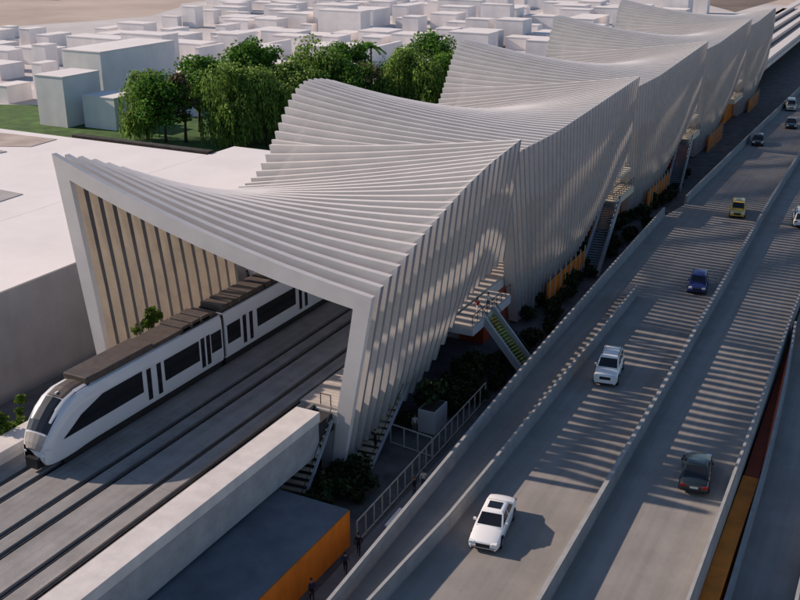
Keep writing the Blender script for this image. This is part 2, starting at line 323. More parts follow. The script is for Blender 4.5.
def canopy(mi):
    ys, ye = STARTS[mi], ENDS[mi]; n = int(round((ye-ys)/(1.35 if mi == 0 else 1.18))); a, bb = LEAN[mi]
    lab = ['first ribbed white canopy, its open portal over the train and tracks', 'second ribbed canopy, behind the tall front one, pointed peak over the escalator',
           'third ribbed canopy from the front, above the road where the taxi drives', 'fourth ribbed canopy from the front, far along the road', 'farthest ribbed canopy with rounded end peak at the top right'][mi]
    root = empty('station_canopy', (-50, ys, 0), 0, lab, 'canopy', 'ribbed canopies over the railway station')
    for i in range(n+1):
        t = i/n; y = lerp(ys, ye, t)
        if mi == 0: zt = interp(TOPZ[0], y)
        else: zt = 25.0 + 2.0*t
        if mi == 4: zt -= 5*max(0, (t-.86)/.14)**2
        off = -1.2*t if mi == 0 else -.9*(1-sm(t/.3))
        xr = a + bb*zt + off
        if mi == 0:
            p = interp_px(BOT[0], t); q = on_lean(p[0], p[1], a, bb)
        else: q = Vector((0, lerp(ys+6.6, ye, t), 0)); q.z = interp([(0,5.2),(8,4.6),(18,4.7),(22,5.6),(27,7.4),(33.5,10.2),(40,12.6),(46,15.2)], q.y-ys)
        zb = max(q.z, PZ+.1); yb = q.y
        xb = a + bb*zb + off*.35
        yl = y + (left_y(y)-y)*min(1, (y-Y0)/8 + (mi > 0)); zl = left_z(yl); xl = -66.1 + (29-zl)*.28 + .8*(mi == 0)*max(0, 1-(y-Y0)/10)
        zlb = left_bot(yl); xlb = xl + (zl-zlb)*.135
        fr = (mi == 0 and i == 0)
        d = 1.42 if fr else 1.35; th = .54 if mi == 0 else .47
        # stations: outer point, inner point, half thickness outer, inner, y
        st = []
        roof = []
        m = 8
        for k in range(m+1):
            u = k/m; z = lerp(zl, zt, u) - 0.9*4*u*(1-u)*(.6+.4*math.cos((y-Y0)/PER*6.28)); x = lerp(xl, xr, u); roof.append((x, z))
        def nrm(p, q): dx, dz = q[0]-p[0], q[1]-p[1]; L = math.hypot(dx, dz); return (dz/L, -dx/L)   # right-hand (inner) normal
        path = [(xlb, zlb)] + [(lerp(xlb,xl,.5), lerp(zlb,zl,.5))] + roof
        bulge = 0.5*math.sin(t*3.1)
        path += [(lerp(xr,xb,.35)+bulge*.6, lerp(zt,zb,.35)), (lerp(xr,xb,.7)+bulge, lerp(zt,zb,.7)), (xb, zb)]
        ylist = [yl]*2 + [lerp(yl, y, k/m) for k in range(m+1)] + [lerp(y,yb,.35), lerp(y,yb,.7), yb]
        N = len(path); mb = MB()
        for k in range(N):
            if k == 0: nn = nrm(path[0], path[1]); sc = 1
            elif k == N-1: nn = nrm(path[-2], path[-1]); sc = 1
            else:
                n1, n2 = nrm(path[k-1], path[k]), nrm(path[k], path[k+1]); s_ = (n1[0]+n2[0], n1[1]+n2[1]); L = math.hypot(*s_)
                nn = (s_[0]/L, s_[1]/L); sc = 1/max(.45, nn[0]*n1[0]+nn[1]*n1[1])
            dd = d*sc
            if k in (0, N-1): dd *= .8
            if k <= 1: ho, hi = .12, .2
            elif k >= N-3: ho, hi = .17, .12
            else: ho = hi = th/2
            if fr: ho = hi = th/2
            if fr and k >= N-3: dd *= .95
            O = path[k]; I = (O[0]+nn[0]*dd, O[1]+nn[1]*dd)
            if k == 0: I = (I[0], O[1])
            if k == N-1: I = (I[0], O[1])
            yy = ylist[k]
            for (P, h, s_) in ((O, ho, -1), (O, ho, 1), (I, hi, 1), (I, hi, -1)):
                mb.v.append((P[0]+50, yy+s_*h-ys, P[1]))
        for k in range(N-1):
            for j in range(4):
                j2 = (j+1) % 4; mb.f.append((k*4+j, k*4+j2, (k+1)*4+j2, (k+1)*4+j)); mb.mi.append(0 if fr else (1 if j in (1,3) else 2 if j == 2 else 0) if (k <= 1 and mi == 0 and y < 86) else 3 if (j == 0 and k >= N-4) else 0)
        mb.f.append((0,1,2,3)); mb.mi.append(0); e = (N-1)*4; mb.f.append((e+3,e+2,e+1,e)); mb.mi.append(0)
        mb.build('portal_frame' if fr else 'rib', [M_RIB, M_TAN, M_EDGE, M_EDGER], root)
    return root
def interp_px(tab, t):
    for (t0, p0), (t1, p1) in zip(tab, tab[1:]):
        if t <= t1: s = (t-t0)/(t1-t0); return (lerp(p0[0],p1[0],s), lerp(p0[1],p1[1],s))
    return tab[-1][1]
for i in range(5): canopy(i)

# ================================================================== ROADS
def zside(y): return interp([(40,4.2),(55,4.7),(75,5.8),(104,7.5),(500,7.5)], y)
def zflat(y): return RD
def roadband(name, left, right, y0, y1, zf=zflat, th=.9, step=4.0):
    b = MB(); y = y0
    while y < y1-.01:
        y2 = min(y+step, y1); l0, l1, r0, r1 = left(y), left(y2), right(y), right(y2)
        za, zb = zf(y), zf(y2)
        b.quad((l0,y,za),(r0,y,za),(r1,y2,zb),(l1,y2,zb)); b.quad((l0,y,za-th),(l1,y2,zb-th),(r1,y2,zb-th),(r0,y,za-th))
        b.quad((l0,y,za-th),(l0,y,za),(l1,y2,zb),(l1,y2,zb-th)); b.quad((r0,y,za),(r0,y,za-th),(r1,y2,zb-th),(r1,y2,zb)); y = y2
    z = zf(y0); b.quad((left(y0),y0,z-th),(right(y0),y0,z-th),(right(y0),y0,z),(left(y0),y0,z))
    return struct(b, name, M_ROAD, fix=False)
def tabf(tab): return lambda y: interp(tab, y)
fL = tabf([(0,-24.6),(43,-26.6),(81,-28.1),(110,-28.8),(139.3,-29.3),(140.0,-29.3),(149,-27.9),(190,-27.2),(259,-25.6),(470,-25.6)])
fM = tabf([(0,-15.1),(49,-15.5),(79,-15.8),(152,-16.8),(200,-16.8),(470,-16.8)])
fR = tabf([(0,-6.9),(53,-7.3),(104,-7.8),(150,-8.1),(470,-8.4)])
fRL = tabf([(0,-5.7),(57.5,-5.8),(72.5,-6.0),(80.5,-6.2),(89.9,-6.6),(104,-7.5),(470,-7.9)])
fRR = tabf([(0,-1.4),(59.5,-1.6),(64,-1.75),(104,1.2),(470,3)])
fRamp = tabf([(0,-25.2),(44,-24.7),(55,-24.2),(106,-24.6)])
roadband('left_road', fL, fM, -20, 470)
roadband('right_road', lambda y: fM(y)+.02, fR, -20, 470)
roadband('side_road', fRL, fRR, -20, 470, zside)
def barrier(f, y0, y1, w, h, label, step=6.2, z=RD, m=M_BARR, zf=None):
    r = empty('concrete_barrier', (f(y0), y0, z), 0, label, 'barrier')
    b = MB(); y = y0; gap = .03
    while y < y1-.1:
        y2 = min(y+step, y1)
        x0, x1 = f(y)-f(y0), f(y2-gap)-f(y0)
        n = len(b.v)
        prof = [(-w/2-.04,-.95),(w/2+.04,-.95),(w/2+.04,.02),(w/2+.04,.25),(w/2-.02,.5),(w/2-.02,h),(-w/2+.02,h),(-w/2+.02,.5),(-w/2-.04,.25)]
        P = len(prof)
        for xx, yy in ((x0, y-y0), (x1, y2-gap-y0)): b.v += [(xx+px_, yy, pz+((zf(yy+y0)-z) if zf else 0)) for px_, pz in prof]
        for k in range(P): k2 = (k+1)%P; b.f.append((n+k, n+k2, n+P+k2, n+P+k)); b.mi.append(0)
        b.f.append(tuple(n+k for k in range(P))[::-1]); b.mi.append(0); b.f.append(tuple(n+P+k for k in range(P))); b.mi.append(0)
        y = y2
    b.build('barrier_wall', m, r)
    b = MB(); b2 = []
    y = y0
    while y < y1-.1:
        y2 = min(y+step, y1); g = (lambda q: (zf(q)-z) if zf else 0); b.bar((f(y)-f(y0), y-y0, h+.02+g(y)), (f(y2)-f(y0), y2-y0, h+.02+g(y2)), w-.1, .05); y = y2
    b.build('coping', M_COPE, r)
    return r
barrier(lambda y: fL(y)-.2, -20, 139.6, .34, 1.25, 'long concrete barrier along the left edge of the road, beside the canopy feet')
barrier(lambda y: fL(y)-.2 if y > 149 else fL(149)-.2-.0*(y), 147.5, 470, .34, 1.25, 'far concrete barrier at the left road edge, starting beyond the kink near the taxi')
barrier(fM, -20, 470, .42, 1.25, 'concrete median barrier running between the two carriageways')
barrier(fRamp, -20, 106, .32, 1.2, 'short barrier left of the white sedan and white SUV, ending in mid road')
barrier(lambda y: fR(y)-.1, -20, 470, .3, 1.2, 'concrete barrier on the right edge of the road with the dark coupe')
barrier(lambda y: fRL(y)+.1, -20, 103, .3, 1.2, 'barrier at the left edge of the narrow side road at the lower right', zf=zside)
barrier(lambda y: fRR(y), -20, 300, .3, 1.0, 'outermost barrier right of the narrow side road', zf=zside)
for i, y in enumerate(range(30, 300, 22)):
    for x0, x1, c in ((-24.5, -18.5, 'left'), (-14, -9.5, 'right')):
        b = MB(); b.box(x0, x1, y, y+1.4, PZ, RD-.92); tag(b.build('road_pier', M_BARR), 'concrete pier under the elevated road', 'pier', 'piers under the elevated road')
# coloured walls in the slot between the right road and the side road
b = MB(); b.prism([(-7.15,20),(-6.0,20),(-6.15,73.5),(-7.35,73.5)], 0.1, 6.3); tag(b.build('orange_wall', M_ORANGE), 'orange clad wall seen down the slot between two roads at the lower right', 'wall')
b = MB(); b.prism([(-7.35,73.6),(-6.2,73.6),(-7.6,104),(-7.75,104)], 0.1, 5.9); tag(b.build('red_wall', M_DRED), 'dark red wall in the narrow slot beyond the orange one', 'wall')

# orange hall with dark roof below the viaduct
oh = empty('orange_hall', (-34, 30, PZ), 0, 'low orange-sided hall with flat dark blue roof under the viaduct', 'building')
b = MB(); b.box(-3.8, 2.45, -35, 23.4, 0, 2.95); b.build('wall', M_ORANGE, oh)
b = MB(); b.box(-3.8, 2.38, -35, 23.33, 2.96, 3.06); b.build('roof', M_BROOF, oh)

# ================================================================== GARDEN STRIP: fences, planters, bench
def fence(name, pts, label, h=1.9, gap=1.35, z=PZ):
    r = empty(name, (pts[0][0], pts[0][1], z), 0, label, 'fence')
    ox, oy = pts[0]
    b = MB()
    for (x0,y0),(x1,y1) in zip(pts, pts[1:]):
        for zz in (.12, h): b.bar((x0-ox,y0-oy,zz),(x1-ox,y1-oy,zz),.08,.09)
    b.build('rail', M_FENCE, r)
    for (x0,y0),(x1,y1) in zip(pts, pts[1:]):
        L = math.hypot(x1-x0, y1-y0); n = max(1, int(L/gap))
        for i in range(n+1):
            t = i/n; b = MB(); b.bar((lerp(x0,x1,t)-ox, lerp(y0,y1,t)-oy, 0), (lerp(x0,x1,t)-ox, lerp(y0,y1,t)-oy, h), .09); b.build('post', M_FENCE, r)
    return r
fence('metal_fence', [(-31.2,53.8),(-31.8,79.5)], 'long pale metal fence below the canopy, beside the road barrier')
fence('metal_fence', [(-36.0,68.2),(-31.75,67.6)], 'short pale fence across the garden, meeting the long fence')
pt = empty('planter', (-34.0, 72.5, PZ), 0, 'tall pale concrete planter with a dark bush behind the short fence', 'planter')
b = MB(); b.prism([(-.85,-1.3),(.85,-1.3),(.85,1.3),(-.85,1.3)], 0, 2.2); b.build('tub', M_WALLG, pt, bevel=.04)
b = MB(); b.box(-.7,.7,-1.15,1.15,2.2,2.24); b.build('soil', M_EARTH, pt)
bn = empty('stone_bench', (-29.9, 57.5, PZ), R_(2), 'pale stone bench on the path between long fence and road barrier', 'bench')
b = MB(); b.box(-.35,.35,-1.3,1.3,.34,.5); b.build('seat', M_WALL, bn, bevel=.02)
for yy in (-1.0, .8):
    b = MB(); b.box(-.28,.28,yy,yy+.25,0,.34); b.build('leg', M_WALL, bn)
b = MB(); b.box(-30.9,-28.8,40,139,PZ+.004,PZ+.1); struct(b, 'path', mat('path paving', (0.17,0.17,0.18), .85, var=.1, scale=.6, bump=.2))

# stairs beside the portal foot
def stairs(name, top, bot, width, n, label, tread=M_TREAD, side=M_STAIR, closed=False, tall=.5):
    top, bot = Vector(top), Vector(bot); d = bot-top; h = Vector((d.x,d.y,0)).normalized(); w = Vector((-h.y,h.x,0))
    r = empty(name, bot, 0, label, 'escalator' if 'escalator' in name else 'stairs')
    b = MB()
    for i in range(n):
        t = (i+.5)/n; p = top+d*t-bot; g = Vector((d.x,d.y,0)).length/n
        a = p-h*g*.5; c = p+h*g*.42; z = p.z; W2 = w*width/2
        q = [a-W2, c-W2, c+W2, a+W2]
        b.prism([(v.x,v.y) for v in q], z-.1, z)
    b.build('tread', tread, r)
    for s in (-1, 1):
        o = w*s*(width/2+.14)
        b = MB(); b.bar(top-bot+o+Vector((0,0,tall*.3)), o+Vector((0,0,tall*.3)), .22, tall+.5); b.build('side_beam', side, r)
        b = MB(); b.bar(top-bot+o+Vector((0,0,1.05)), o+Vector((0,0,1.05)), .05, .06)
        b.build('handrail', M_BLACK, r)
    return r
stairs('stairs', (-38.7, 61.0, 9.8), (-38.0, 54.5, PZ+.1), 2.0, 14, 'pale steps going down beneath the viaduct beside the orange hall', tall=-.35)
stairs('stairs', (-37.6, 74.0, 9.0), (-36.4, 63.5, PZ+.1), 1.7, 16, 'pale lit steps running up along the foot of the first canopy', tall=-.35)
stairs('escalator', (-35.0, 86.8, T), (-29.4, 85.7, PZ+.6), 1.9, 22, 'grey escalator with green treads in the gap between first and second canopy', tread=M_GREENT, tall=.25)
stairs('escalator', (-35.4, 133.2, T), (-33.6, 118, PZ+.1), 1.9, 30, 'dark escalator between the second and third canopy', tread=M_BROOF, tall=.9)
stairs('escalator', (-35.4, 133.2+PER, T), (-33.6, 118+PER, PZ+.1), 1.9, 30, 'distant escalator between the third and fourth canopy', tread=M_BROOF, tall=.9)
names = ['lit mezzanine landing with open railings between the first and second canopy', 'cream landing deck between the second and third canopy', 'cream landing deck between the third and fourth canopy', 'farthest cream landing deck, between fourth and last canopy']
for k in range(4):
    yb = 76.3+k*PER; LL = 10.0 if k == 0 else 10.5; r = empty('landing_deck', (-35.5 if k == 0 else -36.0, yb+(6.2 if k == 0 else 10), T), 0, names[k], 'landing')
    b = MB(); y = 0
    while y < LL: b.box(-1.6, .9, y, y+.46, -.1, .01); y += .5
    b.build('board', M_PLAT if k == 0 else M_CREAM, r)
    b = MB(); b.box(-1.6, 1.0, 0, LL, -1.0, -.12); b.build('edge_beam', M_STAIR if k == 0 else M_CREAM, r)
    b = MB()
    for yy in [i*LL/8 for i in range(9)]: b.bar((.9,yy,0),(.9,yy,1.1),.05)
    b.bar((.9,0,1.1),(.9,LL,1.1),.06); b.bar((.9,0,.6),(.9,LL,.6),.03); b.bar((-1.5,0,1.1),(.9,0,1.1),.06); b.build('railing', M_BLACK, r)
    if k:
        b = MB(); b.prism([(-2.6,1),(.2,1),(.9,3),(.9,8),(.2,10),(-2.6,10)], 2.7, 3.1); b.build('shelter_roof', M_CREAM, r)
        for (x,y) in ((.1,2),(.5,8)): b = MB(); b.bar((x,y,0),(x,y,2.7),.25); b.build('column', M_CREAM, r)
    a = MB(); a.box(-40.0,-37.2, yb+(15.5 if k == 0 else 12), yb+26, PZ+.02, 9.3); tag(a.build('kiosk', M_DRED if k % 2 == 0 else M_ORANGE), ['dark red clad kiosk behind the first escalator','orange clad kiosk under the second landing','red clad kiosk under the third landing','orange clad kiosk under the farthest landing'][k], 'kiosk')
    a = empty('orange_screen', (-34.0, yb+29, PZ), 0, ['orange slatted screen behind the second canopy foot','orange slatted screen behind the third canopy foot','orange slatted screen behind the fourth canopy foot','orange slatted screen behind the last canopy foot'][k], 'screen')
    b = MB(); b.box(-.9,-.7,0,14,.02,2.9); b.build('panel', M_ORANGE, a)
    for q in range(8): b = MB(); b.bar((-.5,q*1.9,0),(-.5,q*1.9,3.9),.12); b.build('post', M_TREAD, a)

# ================================================================== TRAIN
tr = empty('passenger_train', (-51.65, 43.6, T), 0, 'white and brown passenger train with black windows leaving the canopy portal', 'train')
HW = 1.5
def ring(y, w, zb, zt, crown):
    # section from lower right round over the roof to lower left
    return [(w*.93,y,zb),(w,y,zb+.35),(w,y,zb+1.2),(w*.985,y,zt-1.1),(w*.95,y,zt-.35),(w*.86,y,zt-.06),(w*.6,y,zt+crown),(0,y,zt+crown*1.3),
            (-w*.6,y,zt+crown),(-w*.86,y,zt-.06),(-w*.95,y,zt-.35),(-w*.985,y,zt-1.1),(-w,y,zb+1.2),(-w,y,zb+.35),(-w*.93,y,zb)]
def loft(rings, mb, capa=True, capb=True, closed=True):
    n = len(mb.v); P = len(rings[0])
    for r in rings: mb.v += r
    for i in range(len(rings)-1):
        for k in range(P if closed else P-1):
            k2 = (k+1)%P; mb.f.append((n+i*P+k, n+i*P+k2, n+(i+1)*P+k2, n+(i+1)*P+k)); mb.mi.append(0)
    if capa: mb.f.append(tuple(n+k for k in range(P))[::-1]); mb.mi.append(0)
    if capb: e = n+(len(rings)-1)*P; mb.f.append(tuple(e+k for k in range(P))); mb.mi.append(0)
def side_window(parent, name, y0, y1, z0, z1, slantf=0, m=M_GLASS):
    for s in (1, -1):
        x = s*(HW+.015); b = MB(); t = .02
        pts = [(y0, z0), (y1, z0), (y1, z1), (y0+slantf, z1)]
        if slantf: pts = [(y0, z0), (y1, z0), (y1, z1), (y0+slantf, z1), (y0+slantf*.45, lerp(z0,z1,.62))]
        n = len(b.v)
        for xx in (x-s*.03, x+s*t*0): b.v += [(xx, py, pz) for py, pz in pts]
        P = len(pts); b.f.append(tuple(range(P))); b.mi.append(0); b.f.append(tuple(range(2*P-1, P-1, -1))); b.mi.append(0)
        for k in range(P): b.f.append((k, (k+1)%P, P+(k+1)%P, P+k)); b.mi.append(0)
        b.build(name, m, parent)
ZT = 4.95; ZB = .75
cars_y = [(0, 20.3), (20.7, 40.3), (40.7, 60.3), (60.7, 80.3), (80.7, 100.3)]
for ci, (ya, yb) in enumerate(cars_y):
    c = bpy.data.objects.new('carriage', None); COL.objects.link(c); c.parent = tr
    b = MB()
    if ci == 0:
        rs = []
        # nose: y position, half width, bottom, roof height
        for y, w, zb, zt in [(0.0,.95,.75,1.75),(.12,1.12,.62,2.15),(.45,1.28,.58,2.75),(1.0,1.38,.56,3.45),(1.7,1.45,.58,4.1),(2.5,1.49,.62,4.6),(3.5,1.5,.7,4.9),(4.6,1.5,ZB,ZT)]:
            rs.append(ring(y, w, zb, zt, .12))
        rs.append(ring(yb, HW, ZB, ZT, .12)); loft(rs, b)
    else:
        loft([ring(ya, HW, ZB, ZT, .12), ring(yb, HW, ZB, ZT, .12)], b)
    o = b.build('body', M_TRAIN, c, smooth=True)
    es = o.modifiers.new('es', 'EDGE_SPLIT'); es.split_angle = R_(40)
    b = MB(); b.box(-1.25, 1.25, ya+1.5 if ci == 0 else ya+.1, yb-.1, .12, ZB+.05); b.build('underframe', M_BLACK, c)
    if ci == 0:
        side_window(c, 'cab_side_window', 1.5, 10.0, 2.15, 3.95, slantf=4.2)
        side_window(c, 'window', 12.6, 17.05, 2.0, 3.8); side_window(c, 'window', 18.7, 20.1, 2.0, 3.75)
        for y in (10.5, 11.7, 17.3, 18.05): side_window(c, 'door', y, y+.5, 1.2, 3.85)
        # windscreen follows the nose slope
        b = MB(); st = [(.50,1.02,2.84),(1.0,1.10,3.45),(1.7,1.12,4.1),(2.5,1.10,4.62)]
        pr = []
        for y, w, z in st: pr.append([(-w,y-.02,z-.02),(-w*.5,y-.08,z+.13),(0,y-.1,z+.19),(w*.5,y-.08,z+.13),(w,y-.02,z-.02),(w*.9,y+.1,z-.15),(-w*.9,y+.1,z-.15)])
        loft(pr, b); b.build('windscreen', M_GLASS, c)
        b = MB(); pr = []
        for y, w, z in [(2.55,1.12,4.64),(3.5,1.15,4.93),(4.9,1.15,5.0)]: pr.append([(-w,y-.02,z-.02),(-w*.5,y-.06,z+.16),(0,y-.06,z+.22),(w*.5,y-.06,z+.16),(w,y-.02,z-.02),(w*.9,y+.1,z-.15),(-w*.9,y+.1,z-.15)])
        loft(pr, b); b.build('brow_panel', M_TROOF, c)
        b = MB(); pr = []
        for y, w, z in [(-.06,.62,1.72),(.08,.85,2.12),(.42,.98,2.72)]: pr.append([(-w,y-.03,z-.02),(-w*.5,y-.1,z+.12),(0,y-.12,z+.16),(w*.5,y-.1,z+.12),(w,y-.03,z-.02),(w*.9,y+.12,z-.2),(-w*.9,y+.12,z-.2)])
        loft(pr, b); b.build('nose_panel', M_GREYP, c)
        for s in (-1, 1):
            b = MB(); b.tube([(s*.8,-.02,1.35),(s*.86,.2,1.45)], [.13,.14], 10); b.build('headlight', M_LAMP, c)
        b = MB(); b.box(-.55,.55,-.35,.3,.35,1.15); b.build('coupler_cover', M_BLACK, c)
        b = MB(); b.box(-.06,.06,2.6,2.9,4.86,5.02); b.build('marker_lamp', M_LAMP, c)
        b = MB(); b.prism([(-1.15,4.6),(1.12,4.6),(1.2,5.8),(1.2,11.9),(-1.2,11.9),(-1.2,5.8)], 5.02, 5.55); b.build('roof_unit', M_TROOF, c, bevel=.08)
        b = MB(); b.box(-1.2,1.2,11.95,20,5.02,5.38); b.build('roof_unit', M_TROOF, c, bevel=.06)
        start = 15.5
    else:
        side_window(c, 'window', ya+.3, ya+2.2, 2.0, 3.75); side_window(c, 'window', ya+4.8, ya+11.2, 2.0, 3.75); side_window(c, 'window', ya+14.2, ya+19.3, 2.0, 3.75)
        for y in (ya+2.6, ya+3.6, ya+11.8, ya+12.8): side_window(c, 'door', y, y+.5, 1.2, 3.85)
        start = ya+.2
    y = start
    b = MB(); k = 0
    while y < yb-1.2:
        b.prism([(-1.2,y),(1.2,y),(1.2,y+1.05),(-1.2,y+1.05)], 5.05, 5.55); y += 1.3
    b.build('roof_fin', M_TROOF, c, bevel=.05)
    b = MB(); b.box(-1.22, 1.22, start-.2, yb-.1, 4.98, 5.14); b.build('roof_walkway', M_BLACK, c)
    if ci < 4:
        b = MB(); b.box(-1.35, 1.35, yb+.0, yb+.4, .9, ZT-.1); b.build('gangway', M_BLACK, c)
    for yy in (ya+3.2, yb-3.0):
        bo = MB()
        for xx in (-.85, .85):
            for dy in (-1.0, 1.0): bo.cyl_x(xx-.07, xx+.07, yy+dy, .36, .42, 16)
        bo.box(-1.0, 1.0, yy-1.5, yy+1.5, .3, .55); bo.build('bogie', M_STEEL, c)

# ================================================================== CARS
def make_car(kind, L, Wd, H, paint, label, cat='car'):
    r = empty({'suv':'suv_car','sedan':'sedan_car','coupe':'coupe_car','hatch':'hatchback_car','van':'passenger_van'}[kind], (0,0,0), 0, label, cat, 'vehicles on the elevated roads')
    w = Wd/2; gb = .2 if kind in ('sedan','coupe','hatch') else .26
    # front is -Y. beltline height, hood height
    belt = {'sedan':.93,'coupe':.88,'hatch':.95,'suv':1.08,'van':1.05}[kind]; hood = belt-.1
    f = -L/2; e = L/2
    nose = {'sedan':.62,'coupe':.6,'hatch':.68,'suv':.85,'van':.8}[kind]
    tailz = {'sedan':belt+.03,'coupe':belt,'hatch':belt+.02,'suv':belt+.03,'van':belt}[kind]
    S = [(f, .80, .3, nose-.12), (f+.06, .90, .24, nose+.02), (f+.28, .965, gb, hood-.12), (f+.75, 1, gb, hood-.03), (f+L*.28, 1, gb, hood+.05), (f+L*.36, 1, gb, belt),
         (f+L*.6, 1, gb, belt+.02), (e-.75, 1, gb, tailz), (e-.3, .965, gb, tailz-.02), (e-.06, .90, .3, tailz-.10), (e, .82, .36, tailz-.24)]
    b = MB(); rings = []
    for y, k, zb, zt in S:
        ww = w*k; m = lerp(zb, zt, .55)
        rings.append([(ww*.9,y,zb),(ww*.99,y,zb+.12),(ww,y,m),(ww*.97,y,zt-.13),(ww*.88,y,zt-.02),(ww*.45,y,zt+.035),(0,y,zt+.045),
                      (-ww*.45,y,zt+.035),(-ww*.88,y,zt-.02),(-ww*.97,y,zt-.13),(-ww,y,m),(-ww*.99,y,zb+.12),(-ww*.9,y,zb)])
    loft(rings, b)
    # cabin: (y bottom front, y top front, y top rear, y bottom rear)
    cb = {'sedan':(f+L*.27,f+L*.42,f+L*.70,f+L*.86),'coupe':(f+L*.30,f+L*.45,f+L*.66,f+L*.88),'hatch':(f+L*.22,f+L*.38,f+L*.86,f+L*.97),
          'suv':(f+L*.25,f+L*.38,f+L*.88,f+L*.97),'van':(f+L*.12,f+L*.28,f+L*.94,f+L*.985)}[kind]
    z0, z1 = belt-.03, H
    wb, wt = w*.90, w*.72 if kind in ('sedan','coupe') else w*.76
    def cring(y, z, ww): return [(ww,y,z),(ww*.5,y,z),(-ww*.5,y,z),(-ww,y,z)]
    # cabin as a closed solid
    B = [(-wb,cb[0],z0),(wb,cb[0],z0),(wb,cb[3],z0),(-wb,cb[3],z0)]
    Tt = [(-wt,cb[1],z1-.06),(wt,cb[1],z1-.06),(wt,cb[2],z1-.07),(-wt,cb[2],z1-.07)]
    Tc = [(-wt*.8,cb[1]+.12,z1),(wt*.8,cb[1]+.12,z1),(wt*.8,cb[2]-.12,z1-.01),(-wt*.8,cb[2]-.12,z1-.01)]
    n = len(b.v); b.v += B+Tt+Tc
    for q in range(4):
        q2 = (q+1)%4; b.f.append((n+q,n+q2,n+4+q2,n+4+q)); b.mi.append(0); b.f.append((n+4+q,n+4+q2,n+8+q2,n+8+q)); b.mi.append(0)
    b.f.append((n+8,n+9,n+10,n+11)); b.mi.append(0); b.f.append((n+3,n+2,n+1,n)); b.mi.append(0)
    o = b.build('body', paint, r, smooth=True); bv = o.modifiers.new('bevel','BEVEL'); bv.width = .06; bv.segments = 2; bv.limit_method = 'ANGLE'; bv.angle_limit = R_(28); es = o.modifiers.new('es','EDGE_SPLIT'); es.split_angle = R_(32)
    def panel(name, pts, off, m, th=.012, parent=r):
        pts = [Vector(p) for p in pts]; nn = (pts[1]-pts[0]).cross(pts[2]-pts[0]).normalized()
        if nn.dot(Vector(off)) < 0: nn = -nn
        q = MB(); P = len(pts); q.v = [tuple(p-nn*.03) for p in pts]+[tuple(p+nn*th) for p in pts]
        q.f = [tuple(range(P)), tuple(range(2*P-1,P-1,-1))]+[(k,(k+1)%P,P+(k+1)%P,P+k) for k in range(P)]; q.mi = [0]*len(q.f)
        return q.build(name, m, parent)
    def mix(a, c, t): return tuple(lerp(a[i], c[i], t) for i in range(3))
    # windscreen, rear window
    for name, q, off in (('windscreen', [B[0],B[1],Tt[1],Tt[0]], (0,-1,.5)), ('rear_window', [B[2],B[3],Tt[3],Tt[2]], (0,1,.3))):
        a, c, d_, g = q
        lo0, lo1 = mix(a,c,.06), mix(a,c,.94); hi1, hi0 = mix(d_,g,.06), mix(d_,g,.94)
        l0, l1, h1, h0 = mix(lo0,hi0,.1), mix(lo1,hi1,.1), mix(lo1,hi1,.95), mix(lo0,hi0,.95)
        panel(name, [l0,l1,h1,h0], off, M_GLASS)
    for s in (1, -1):
        q = [B[1],B[2],Tt[2],Tt[1]] if s == 1 else [B[0],B[3],Tt[3],Tt[0]]
        a, c, d_, g = q
        for t0, t1 in ((.07,.47),(.51,.92)):
            lo0, lo1 = mix(a,c,t0+.03), mix(a,c,t1); hi0, hi1 = mix(g,d_,t0), mix(g,d_,t1-(.03 if t1 > .9 else 0))
            panel('side_window', [mix(lo0,hi0,.14),mix(lo1,hi1,.14),mix(lo1,hi1,.9),mix(lo0,hi0,.9)], (s,0,.2), M_GLASS)
        mir = MB(); my = lerp(cb[0],cb[1],.55); mir.box(s*w*.93 if s > 0 else -w*1.12, s*w*1.12 if s > 0 else -w*.93, my-.05, my+.08, belt, belt+.15); mir.build('mirror', paint, r, bevel=.03)
        hl = MB(); hl.box(min(s*w*.52,s*w*.90), max(s*w*.52,s*w*.90), f+.0, f+.26, nose-.1, nose+.06); hl.build('headlight', M_LAMP, r, bevel=.03)
        tl = MB(); tl.box(min(s*w*.55,s*w*.90), max(s*w*.55,s*w*.90), e-.12, e+.01, tailz-.3, tailz-.14); tl.build('tail_light', M_RED, r, bevel=.02)
        rail = MB()
        if kind in ('suv','van'): rail.bar((s*wt*.95,cb[1]+.2,z1+.03),(s*wt*.95,cb[2]-.2,z1+.03),.05,.05); rail.build('roof_rail', M_BLACK, r)
    g = MB(); g.box(-w*.45,w*.45,f-.015,f+.1,nose-.24,nose-.02); g.build('grille', M_BLACK, r, bevel=.02)
    g = MB(); g.box(-w*.72,w*.72,f-.0,f+.12,.25,.37); g.build('lower_bumper', M_BLACK, r, bevel=.02)
    g = MB(); g.box(-w*.7,w*.7,e-.1,e+.015,.3,.45); g.build('rear_bumper', M_BLACK, r, bevel=.02)
    g = MB(); g.box(-.26,.26,e-.05,e+.02,tailz-.34,tailz-.22); g.build('number_plate', M_PLATE, r)
    g = MB(); g.box(-w*.9,w*.9,f+.3,e-.3,gb-.04,gb+.03); g.build('underbody', M_BLACK, r)
    wr = .33 if kind in ('sedan','coupe') else (.31 if kind == 'hatch' else .38)
    for yy in (f+L*.19, e-L*.20):
        for s in (1, -1):
            a = MB(); a.cyl_x(s*(w-.12), s*(w+.006), yy, wr+.01, wr+.065, 22); a.build('wheel_arch', M_BLACK, r)
            wh = bpy.data.objects.new('wheel', None); COL.objects.link(wh); wh.parent = r
            a = MB(); a.cyl_x(s*(w-.2), s*(w+.03), yy, wr, wr, 22); a.build('tyre', M_TYRE, wh)
            a = MB(); a.cyl_x(s*(w-.1), s*(w+.042), yy, wr, wr*.66, 14); a.build('rim', M_RIM, wh)
